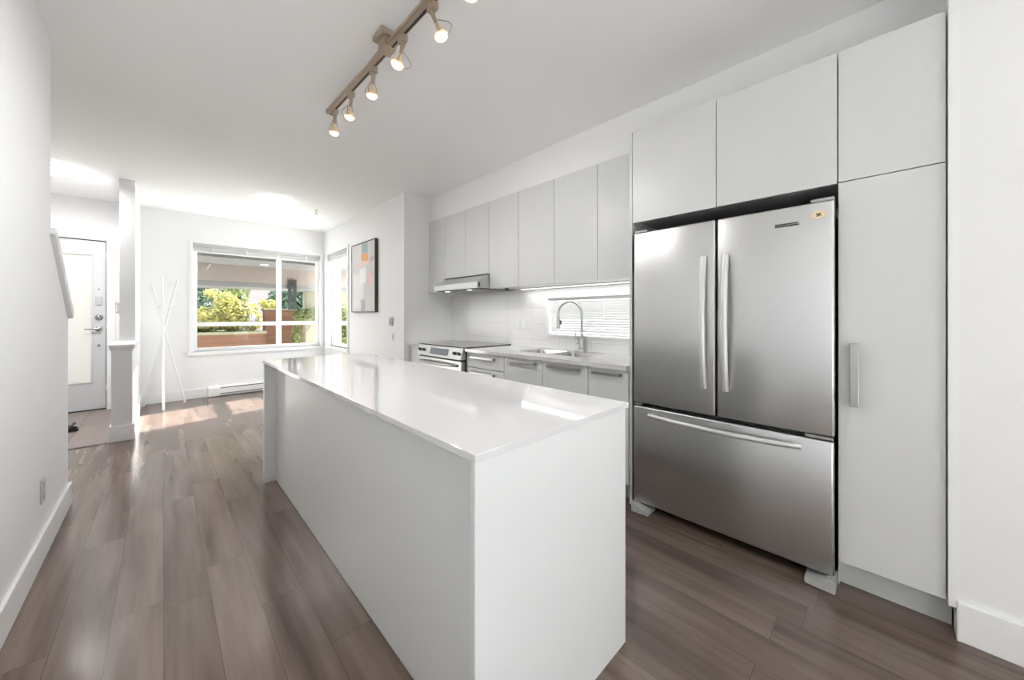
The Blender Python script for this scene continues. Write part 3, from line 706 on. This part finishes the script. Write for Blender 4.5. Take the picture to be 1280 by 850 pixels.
def head_meshes(phi, tiltx):
    con = bx(-0.016, 0.016, -0.028, 0.028, -0.045, -0.012, 0.003)
    cyl(con, (0, 0, -0.045), (0, 0, -0.062), 0.012)
    Rm = Matrix.Translation((0, 0, -0.062)) @ Matrix.Rotation(phi, 4, 'Z') @ Matrix.Rotation(tiltx, 4, 'X')
    yk = B()
    tube(yk, [(-0.011, 0, 0), (-0.013, 0, -0.03), (-0.026, 0, -0.055), (-0.029, 0, -0.112)], 0.0022, 8)
    tube(yk, [(0.011, 0, 0), (0.013, 0, -0.03), (0.026, 0, -0.055), (0.029, 0, -0.112)], 0.0022, 8)
    hoop = [(0, 0.012+0.052*math.sin(PI*i/12)*1.0, -0.03-0.092*i/12) for i in range(13)]
    tube(yk, hoop, 0.0020, 8)
    cyl(yk, (0, 0, 0.0), (0, 0, -0.048), 0.0105, 0.008, 16)
    cup = lathe(B(), (0, 0, 0), [(0.009, -0.046), (0.012, -0.060), (0.019, -0.082), (0.0275, -0.104), (0.0265, -0.105)], 24)
    rim = lathe(B(), (0, 0, 0), [(0.0275, -0.104), (0.0325, -0.106), (0.0325, -0.111), (0.0275, -0.112)], 28)
    blb = lathe(B(), (0, 0, 0), [(0.0262, -0.1055), (0.0262, -0.110), (0.022, -0.119), (0.012, -0.124), (0.003, -0.126)], 24)
    for q in (yk, cup, rim, blb): bmesh.ops.transform(q, matrix=Rm, verts=q.verts)
    return con, yk, cup, rim, blb
glassm = translucent_mat('frosted_lamp_glass', (0.80, 0.68, 0.50), 0.2); M['lampglass'] = glassm
heads = [(2.705, 0.2, 0.05, 0.62, 15), (2.415, 0.6, 0.10, -0.72, 15), (2.085, 0.3, 0.12, 0.62, 15), (1.742, -1.9, -0.25, -0.75, 12), (1.462, -2.34, 0.38, 0.62, 15), (1.14, 0.5, 0.3, 0.62, 15)]
for (y, ph, tlx, aim, watt) in heads:
    con, yk, cup, rim, blb = head_meshes(ph, tlx)
    for q in (con, yk, cup, rim, blb): bmesh.ops.translate(q, vec=(tx(y)+0.012, y, TZ), verts=q.verts)
    hd_ = obj('spot_head', con, 'bronze', tk)
    obj('yoke', yk, 'bronze', hd_, True); obj('reflector_cup', cup, 'lampglass', hd_, True); obj('rim', rim, 'lampglass', hd_, True); obj('bulb', blb, 'bulb', hd_, True)
    light('halogen', 'SPOT', (tx(y)+0.012, y, TZ-0.215), watt, (1.0, 0.99, 0.985), (0, aim, 0), spot_size=math.radians(140), spot_blend=0.9, shadow_soft_size=0.03)

def flush(x, y, r, label, m, power, group):
    t = thing('ceiling_light', label, 'ceiling light', (x, y, H), group)
    obj('base', lathe(B(), (x, y, H), [(r*0.93, -0.0005), (r*0.93, -0.018), (r*0.90, -0.022)], 48), 'whitemetal', t, True)
    obj('diffuser', lathe(B(), (x, y, H), [(r, -0.022), (r, -0.055), (r*0.95, -0.072), (r*0.75, -0.085), (r*0.4, -0.092), (0.004, -0.094)], 48), m, t, True)
    obj('rim', lathe(B(), (x, y, H), [(r*1.0, -0.040), (r*1.035, -0.042), (r*1.035, -0.050), (r*1.0, -0.052)], 48), 'whitemetal', t, True)
    light('ceiling_lamp', 'AREA', (x, y, H-0.098), power, (1.0, 0.99, 0.975), shape='DISK', size=r*1.7)
flush(1.06, 5.58, 0.185, 'round white flush ceiling light in the living room, lit', 'dome', 2, None)
flush(-0.79, 5.86, 0.15, 'round warm flush ceiling light in the entry near the front door', 'dome_warm', 32, None)

sp_ = thing('fire_sprinkler', 'small chrome fire sprinkler head on the ceiling near the wide window', 'sprinkler', (1.6, 5.73, H))
obj('escutcheon', lathe(B(), (1.6, 5.73, H), [(0.03, -0.0005), (0.028, -0.006), (0.012, -0.012)], 24), 'whitemetal', sp_, True)
sb = cyl(B(), (1.6, 5.73, H-0.01), (1.6, 5.73, H-0.03), 0.009)
tube(sb, [(1.591, 5.73, H-0.03), (1.585, 5.73, H-0.045), (1.6, 5.73, H-0.062)], 0.003, 8); tube(sb, [(1.609, 5.73, H-0.03), (1.615, 5.73, H-0.045), (1.6, 5.73, H-0.062)], 0.003, 8)
obj('frame_arms', sb, 'chrome', sp_); obj('deflector', lathe(B(), (1.6, 5.73, H-0.062), [(0.004, 0), (0.018, -0.001), (0.018, -0.003), (0.004, -0.003)], 16), 'chrome', sp_)

# ------------------------------------------------------------------ painting and wall fittings
def painting_mat():
    m, t, n, l, p = new_mat('abstract_paint')
    tc = n.new('ShaderNodeTexCoord'); nz = n.new('ShaderNodeTexNoise'); nz.inputs['Scale'].default_value = 7; nz.inputs['Detail'].default_value = 5
    l.new(tc.outputs['Generated'], nz.inputs['Vector'])
    sp = n.new('ShaderNodeSeparateXYZ'); l.new(tc.outputs['Generated'], sp.inputs[0])
    sc = n.new('ShaderNodeSeparateColor'); l.new(nz.outputs['Color'], sc.inputs[0])
    u = math_node(n, l, 'ADD', math_node(n, l, 'SUBTRACT', 1.0, sp.outputs[1]), math_node(n, l, 'MULTIPLY_ADD', sc.outputs[0], 0.14, -0.07))
    v = math_node(n, l, 'ADD', sp.outputs[2], math_node(n, l, 'MULTIPLY_ADD', sc.outputs[1], 0.08, -0.04))
    cur = None
    base = (0.60, 0.585, 0.58)
    patches = [(0.30, 0.30, 0.24, 0.28, (0.74, 0.73, 0.73), 0.9), (0.80, 0.20, 0.18, 0.20, (0.62, 0.59, 0.60), 0.7), (0.5, 0.52, 0.12, 0.12, (0.80, 0.79, 0.79), 0.9),
               (0.30, 0.86, 0.22, 0.12, (0.62, 0.60, 0.595), 0.8), (0.36, 0.68, 0.07, 0.03, (0.80, 0.50, 0.42), 0.7), (0.57, 0.70, 0.16, 0.03, (0.83, 0.57, 0.47), 0.8),
               (0.58, 0.785, 0.15, 0.06, (0.80, 0.36, 0.13), 0.95), (0.58, 0.93, 0.13, 0.08, (0.30, 0.42, 0.42), 0.9), (0.88, 0.745, 0.07, 0.035, (0.45, 0.36, 0.45), 0.7),
               (0.78, 0.48, 0.13, 0.09, (0.82, 0.52, 0.54), 0.75), (0.70, 0.42, 0.05, 0.05, (0.78, 0.38, 0.36), 0.6), (0.50, 0.08, 0.09, 0.09, (0.36, 0.36, 0.37), 0.85),
               (0.42, 0.16, 0.05, 0.04, (0.50, 0.49, 0.49), 0.6), (0.85, 0.56, 0.03, 0.03, (0.50, 0.40, 0.45), 0.7)]
    prev = None
    for (cu, cv, hu, hv, col, op) in patches:
        du = math_node(n, l, 'DIVIDE', math_node(n, l, 'ABSOLUTE', math_node(n, l, 'SUBTRACT', u, cu)), hu)
        dv = math_node(n, l, 'DIVIDE', math_node(n, l, 'ABSOLUTE', math_node(n, l, 'SUBTRACT', v, cv)), hv)
        d = math_node(n, l, 'MAXIMUM', du, dv)
        k = n.new('ShaderNodeMapRange'); k.interpolation_type = 'SMOOTHSTEP'
        k.inputs['From Min'].default_value = 1.15; k.inputs['From Max'].default_value = 0.75; k.inputs['To Min'].default_value = 0; k.inputs['To Max'].default_value = op
        l.new(d, k.inputs['Value'])
        mx = n.new('ShaderNodeMix'); mx.data_type = 'RGBA'; l.new(k.outputs[0], mx.inputs[0])
        if prev is None: mx.inputs[6].default_value = base+(1,)
        else: l.new(prev, mx.inputs[6])
        mx.inputs[7].default_value = col+(1,); prev = mx.outputs[2]
    l.new(prev, p.inputs['Base Color']); p.inputs['Roughness'].default_value = 0.6
    bp = n.new('ShaderNodeBump'); bp.inputs['Strength'].default_value = 0.1; l.new(nz.outputs['Fac'], bp.inputs['Height']); l.new(bp.outputs['Normal'], p.inputs['Normal'])
    return m
M['painting'] = painting_mat()
pt = thing('wall_painting', 'framed abstract painting in white, orange and teal on the wall beside the corner window', 'painting', (AX-0.02, 5.3, 1.30))
py0, py1, pz0, pz1 = 4.885, 5.745, 1.300, 2.320
obj('canvas', bx(AX-0.042, AX-0.006, py0+0.010, py1-0.010, pz0+0.010, pz1-0.010), 'painting', pt)
fr = B()
box(fr, AX-0.048, AX-0.0005, py0, py0+0.009, pz0, pz1); box(fr, AX-0.048, AX-0.0005, py1-0.009, py1, pz0, pz1)
box(fr, AX-0.048, AX-0.0005, py0+0.009, py1-0.009, pz1-0.009, pz1); box(fr, AX-0.048, AX-0.0005, py0+0.009, py1-0.009, pz0, pz0+0.006)
obj('frame', fr, 'frame_brown', pt)
th = thing('thermostat', 'small grey thermostat on the wall right of the painting', 'thermostat', (AX-0.015, 4.47, 1.13))
obj('body', bx(AX-0.026, AX-0.0005, 4.43, 4.51, 1.12, 1.225, 0.006), 'thermo', th); obj('dial', lathe(B(), (AX-0.026, 4.47, 1.16), [(0.018, 0), (0.018, -0.006), (0.012, -0.008)], 20, 'X'), 'greyplastic', th)
sw = thing('switch_plate', 'white light switch plate on the wall below the thermostat', 'switch', (AX-0.008, 4.43, 0.92))
obj('plate', bx(AX-0.007, AX-0.0005, 4.395, 4.465, 0.915, 1.03, 0.002), 'plastic', sw); obj('rocker', bx(AX-0.011, AX-0.006, 4.413, 4.447, 0.94, 1.005, 0.001), 'thermo', sw)
op_ = thing('outlet_plate', 'grey-white outlet plate low on the left wall above the baseboard', 'outlet', (LX+0.004, 3.04, 0.28))
obj('plate', bx(LX+0.0005, LX+0.008, 3.0, 3.075, 0.285, 0.408, 0.002), 'thermo', op_)
for z in (0.318, 0.375): obj('socket', bx(LX+0.0075, LX+0.011, 3.02, 3.055, z-0.016, z+0.016, 0.002), 'greyplastic', op_)

# ------------------------------------------------------------------ heater, coat rack, shoe
ht = thing('baseboard_heater', 'long white electric baseboard heater under the wide window', 'heater', (1.2, FY-0.035, 0))
obj('body', prism(B(), [(FY-0.0005, 0.012), (FY-0.06, 0.012), (FY-0.066, 0.04), (FY-0.066, 0.125), (FY-0.045, 0.158), (FY-0.0005, 0.158)], 'X', 0.63, 1.95, 0.002), 'whitemetal', ht)
obj('end_cap', prism(B(), [(FY-0.0005, 0.008), (FY-0.066, 0.008), (FY-0.070, 0.04), (FY-0.070, 0.128), (FY-0.048, 0.162), (FY-0.0005, 0.162)], 'X', 0.50, 0.64, 0.003), 'whitemetal', ht)
obj('end_cap', prism(B(), [(FY-0.0005, 0.008), (FY-0.066, 0.008), (FY-0.070, 0.04), (FY-0.070, 0.128), (FY-0.048, 0.162), (FY-0.0005, 0.162)], 'X', 1.93, 2.03, 0.003), 'whitemetal', ht)
obj('air_slot', box(bx(0.645, 1.93, FY-0.0675, FY-0.06, 0.036, 0.048), 0.645, 1.93, FY-0.066, FY-0.055, 0.122, 0.137), 'darkgrey', ht)

cr = thing('coat_rack', 'thin white tripod coat rack of crossed poles left of the wide window', 'coat rack', (0.01, 6.88, 0))
ends = [((-0.19, 7.08, 0), (0.15, 6.80, 1.74)), ((0.012, 6.62, 0), (0.0, 7.02, 1.80)), ((0.235, 7.0, 0), (-0.11, 6.84, 1.70))]
for (a, b_) in ends:
    a, b_ = Vector(a), Vector(b_)
    pole = obj('pole', tube(B(), [a, a.lerp(b_, 0.5), b_], [0.014, 0.013, 0.012], 12), 'whitemetal', cr, True)
    d_ = (b_-a).normalized(); side = Vector((d_.y, -d_.x, 0)).normalized()
    for s, f_ in ((0.93, 1), (0.80, -1)):
        q = a.lerp(b_, s); obj('peg', tube(B(), [q, q+side*0.04*f_+Vector((0, 0, 0.012)), q+side*0.085*f_+Vector((0, 0, 0.03))], [0.008, 0.008, 0.009], 10), 'whitemetal', pole, True)
obj('hub', lathe(B(), (0.008, 6.87, 1.02), [(0.02, 0), (0.026, 0.01), (0.026, 0.05), (0.02, 0.06)], 20), 'whitemetal', cr, True)

sh = thing('shoe', 'black shoe on the entry floor, half hidden by the left wall', 'shoe', (-0.79, 6.10, 0))
def shoe_loop(sc, z, dx=0.0):
    o = []
    for i in range(24):
        a = 2*PI*i/24; x = 0.135*math.cos(a); w = 0.045*(1+0.18*math.cos(a)-0.12*math.cos(2*a))
        o.append((-0.79+x*sc+dx, 6.10+w*math.sin(a)*sc, z))
    return o
def loft(loops):
    b = B(); rs = [[b.verts.new(p_) for p_ in lp] for lp in loops]
    for i in range(len(rs)-1):
        for j in range(24): b.faces.new((rs[i][j], rs[i][(j+1) % 24], rs[i+1][(j+1) % 24], rs[i+1][j]))
    b.faces.new(rs[0]); b.faces.new(rs[-1]); return b
obj('sole', loft([shoe_loop(1.0, 0.001), shoe_loop(1.03, 0.012), shoe_loop(1.0, 0.024)]), 'dark', sh, True)
up = [shoe_loop(0.97, 0.024), shoe_loop(0.95, 0.045)]
for k_, (s_, z_, d_) in enumerate(((0.80, 0.066, -0.02), (0.55, 0.085, -0.05), (0.45, 0.095, -0.06))): up.append(shoe_loop(s_, z_, d_))
obj('upper', loft(up), 'shoe', sh, True)
obj('bow', tube(B(), [(-0.70, 6.06, 0.07), (-0.685, 6.08, 0.085), (-0.68, 6.10, 0.078), (-0.685, 6.12, 0.088), (-0.70, 6.14, 0.07)], 0.008, 8), 'shoe', sh, True)

# ------------------------------------------------------------------ garden beyond the window
struct('floor_patio', bx(-8, 14, FY+0.2, 26, -0.22, -0.10), 'concrete', label='grey patio and ground outside')
struct('wall_yard', bx(4.3, 4.4, -1.5, 4.0, -0.1, 2.7), 'thermo', label='pale yard wall outside the kitchen window')  # unseen wall added to keep the sun off the kitchen blind
struct('floor_side_yard', bx(3.05, 14, -8, FY+0.2, -0.22, -0.10), 'concrete', label='paved ground beside the kitchen wall')

def leaves(bm, blobs, n, size, seed, shell=0.55):
    rnd = random.Random(seed)
    tot = sum(b[3]*b[4]*b[5] for b in blobs)
    for (cx, cy_, cz_, rx, ry, rz) in blobs:
        for _ in range(int(n*rx*ry*rz/tot)):
            d = Vector((rnd.gauss(0, 1), rnd.gauss(0, 1), rnd.gauss(0, 1))).normalized(); r = shell+(1-shell)*rnd.random()
            c = Vector((cx+d.x*rx*r, cy_+d.y*ry*r, cz_+d.z*rz*r))
            nv = (d+Vector((rnd.gauss(0, .5), rnd.gauss(0, .5), rnd.gauss(0, .5)))).normalized()
            a = nv.orthogonal().normalized(); a = Matrix.Rotation(rnd.random()*2*PI, 3, nv) @ a; b = nv.cross(a)
            s = size*(0.7+0.6*rnd.random())
            p = [c-a*s, c+b*s*0.42+nv*s*0.1, c+a*s, c-b*s*0.42+nv*s*0.1]
            v = [bm.verts.new(q) for q in p]; bm.faces.new((v[0], v[1], v[2])); bm.faces.new((v[0], v[2], v[3]))
    return bm
def plant(name, label, cat, loc, blobs, n, size, m, seed, stems, group=None):
    t = thing(name, label, cat, loc, group)
    obj('foliage', leaves(B(), blobs, n, size, seed), m, t)
    s_ = B()
    for (a, b_, r) in stems: tube(s_, [a, (Vector(a)+Vector(b_))/2+Vector((0.02, 0.01, 0)), b_], [r, r*0.8, r*0.5], 8)
    obj('stem', s_, 'bark', t, True)
    return t
# planter with the yellow hedge
pl = thing('planter_box', 'long cedar planter box outside the wide window', 'planter', (0.2, 9.7, -0.1))
b = B(); box(b, -1.8, 1.60, 9.3, 9.36, -0.1, 0.86); box(b, -1.8, 1.60, 10.04, 10.1, -0.1, 0.86); box(b, -1.8, -1.74, 9.36, 10.04, -0.1, 0.86); box(b, 1.54, 1.60, 9.36, 10.04, -0.1, 0.86)
obj('box_wall', b, 'wood', pl)
b = B(); box(b, -1.84, 1.62, 9.27, 9.38, 0.86, 0.915, 0.005); box(b, -1.84, 1.62, 10.02, 10.13, 0.86, 0.915, 0.005)
obj('rim', b, 'rim', pl); obj('soil', bx(-1.74, 1.54, 9.36, 10.04, 0.0, 0.80), 'soil', pl)
plant('hedge_shrub', 'dense yellow-green variegated shrub filling the cedar planter', 'shrub', (0.6, 9.7, 0.80),
      [(0.62, 9.65, 1.16, 0.40, 0.36, 0.27), (0.25, 9.7, 1.13, 0.5, 0.36, 0.22), (1.12, 9.65, 1.22, 0.42, 0.36, 0.33), (1.40, 9.62, 1.14, 0.20, 0.33, 0.24), (0.98, 9.75, 1.50, 0.24, 0.24, 0.26), (1.32, 9.8, 1.34, 0.24, 0.24, 0.22), (-0.6, 9.7, 1.15, 0.6, 0.36, 0.24), (0.72, 9.75, 1.72, 0.12, 0.12, 0.12), (1.78, 9.98, 1.50, 0.25, 0.16, 0.14)],
      7500, 0.048, 'leaf_yellow', 3, [((0.6, 9.7, 0.79), (0.6, 9.7, 1.2), 0.02), ((1.0, 9.72, 0.79), (1.0, 9.75, 1.55), 0.02), ((0.2, 9.7, 0.79), (0.2, 9.7, 1.1), 0.02), ((1.3, 9.7, 0.79), (1.32, 9.78, 1.35), 0.02)])
fl_ = thing('lilac_flower', 'pale lilac flower cluster standing among the yellow shrub', 'flower', (1.40, 9.32, 0.90))
obj('petals', leaves(B(), [(1.385, 9.36, 1.20, 0.075, 0.06, 0.09)], 160, 0.028, 5, 0.3), 'petal', fl_); obj('stalk', cyl(B(), (1.385, 9.40, 0.80), (1.385, 9.37, 1.18), 0.006), 'leaf_green', fl_)
# taller cedar screen, its own boards
cs_ = thing('cedar_screen', 'cedar board screen standing right of the yellow shrub', 'fence', (2.0, 9.62, -0.1))
obj('boards', bx(1.63, 2.42, 9.60, 9.64, -0.1, 1.37), 'wood', cs_); obj('cap', bx(1.61, 2.44, 9.58, 9.66, 1.37, 1.40, 0.004), 'rim', cs_)
for x in (1.66, 2.39): obj('post', bx(x-0.04, x+0.04, 9.64, 9.72, -0.1, 1.37), 'wood', cs_)
plant('leafy_shrub', 'slender green shrub climbing in front of the cream post', 'shrub', (2.22, 8.75, -0.1),
      [(2.14, 8.85, 1.25, 0.14, 0.14, 0.17), (2.08, 8.8, 0.75, 0.10, 0.12, 0.32), (2.40, 8.8, 1.28, 0.22, 0.14, 0.15), (2.06, 8.8, 0.25, 0.12, 0.12, 0.3), (2.62, 8.85, 1.25, 0.2, 0.15, 0.16)],
      1500, 0.045, 'leaf_mid', 9, [((2.12, 8.8, -0.1), (2.1, 8.8, 0.8), 0.014), ((2.1, 8.8, 0.7), (2.5, 8.85, 1.25), 0.010)])
# porch roof
pr = thing('porch_roof', 'grey porch roof with a beige fascia beam outside the wide window', 'porch roof', (2.0, 8.4, 1.8))
obj('soffit', bx(-0.1, 3.06, FY+0.2, 8.42, 2.187, 2.29), 'porch', pr)
obj('fascia_beam', bx(-0.1, 3.06, 8.42, 8.52, 1.872, 2.187), 'beige', pr)
obj('beam_soffit', bx(-0.1, 3.06, 8.42, 9.24, 1.79, 1.868), 'porch', pr)
for x in (0.15, 1.35, 2.9): obj('downlight', lathe(B(), (x, 7.95, 2.187), [(0.07, -0.0005), (0.07, -0.012), (0.05, -0.014)], 20), 'whitemetal', pr)
single('porch_post', box(bx(2.29, 2.52, 9.0, 9.2, -0.1, 1.79, 0.006), 2.26, 2.55, 8.97, 9.23, -0.1, 0.1, 0.006), 'cream_post', 'cream square porch post right of the cedar screen', 'post')
single('garden_wall', box(bx(2.95, 5.4, 9.5, 9.68, -0.1, 2.42), 2.93, 5.4, 9.46, 9.5, 1.35, 1.41, 0.004), 'cream_post', 'cream stucco wall seen through the corner window', 'wall')
plant('leafy_shrub', 'rounded green shrub against the cream wall outside the corner window', 'shrub', (3.1, 9.1, -0.1),
      [(3.1, 9.1, 1.2, 0.3, 0.22, 0.32), (3.0, 9.1, 0.55, 0.30, 0.22, 0.5), (3.35, 9.1, 0.9, 0.3, 0.22, 0.5)], 1500, 0.05, 'leaf_mid', 11,
      [((3.05, 9.1, -0.1), (3.1, 9.1, 1.2), 0.016), ((3.15, 9.1, -0.1), (3.3, 9.1, 0.9), 0.014)])
# trees and neighbours
def tree(label, x, y, blobs, n, m, seed):
    plant('garden_tree', label, 'tree', (x, y, -0.1), blobs, n, 0.10, m, seed, [((x, y, -0.1), (x, y, 2.2), 0.11), ((x, y, 1.6), (x+0.5, y, 2.6), 0.06), ((x, y, 1.5), (x-0.5, y, 2.5), 0.06)], 'garden trees')
tree('dark green tree behind the left end of the shrub', 0.4, 13.2, [(0.2, 13.2, 1.6, 1.1, 0.6, 1.1), (-0.6, 13.4, 1.2, 0.9, 0.6, 1.4), (0.6, 13.1, 0.7, 0.8, 0.6, 0.8)], 4200, 'leaf_green', 21)
tree('green tree behind the tall shoot of the shrub', 1.9, 15.4, [(1.75, 15.4, 1.95, 0.42, 0.4, 0.55), (1.7, 15.4, 1.2, 0.4, 0.4, 0.6)], 1500, 'leaf_mid', 22)
tree('dark green tree behind the cedar screen', 3.7, 14.2, [(3.05, 14.2, 1.60, 0.70, 0.6, 0.62), (4.2, 14.3, 1.7, 0.95, 0.6, 0.9), (3.6, 14.1, 1.3, 0.9, 0.6, 0.8), (3.4, 14.1, 0.9, 1.0, 0.6, 0.8)], 6500, 'leaf_green', 23)
ns = thing('neighbour_house', 'pale pink sided house far beyond the garden', 'house', (2.5, 18.5, -0.1))
obj('wall', bx(-7, 9, 18.4, 18.7, -0.1, 5.2), 'siding', ns)
obj('roof', prism(B(), [(18.1, 5.1), (20.5, 7.0), (22.9, 5.1), (22.9, 5.3), (20.5, 7.2), (18.1, 5.3)], 'X', -7.4, 9.4), 'darkgrey', ns)

for (x, l_) in ((1.859, 'left'), (1.945, 'right')):
    u_ = thing('hanging_banner', 'narrow dark banner hanging from the beige porch beam, the %s of a close pair' % l_, 'banner', (x, 8.40, 1.35), 'dark banners on the porch beam')
    obj('cloth', bx(x-0.033, x+0.033, 8.393, 8.401, 1.36, 1.975, 0.002), 'umbrella', u_)
    b = cyl(B(), (x-0.042, 8.398, 1.98), (x+0.042, 8.398, 1.98), 0.008, seg=12); box(b, x-0.006, x+0.006, 8.398, 8.4195, 1.975, 1.985)
    obj('top_rod', b, 'darkgrey', u_); obj('bottom_rod', cyl(B(), (x-0.038, 8.397, 1.357), (x+0.038, 8.397, 1.357), 0.007, seg=12), 'darkgrey', u_)
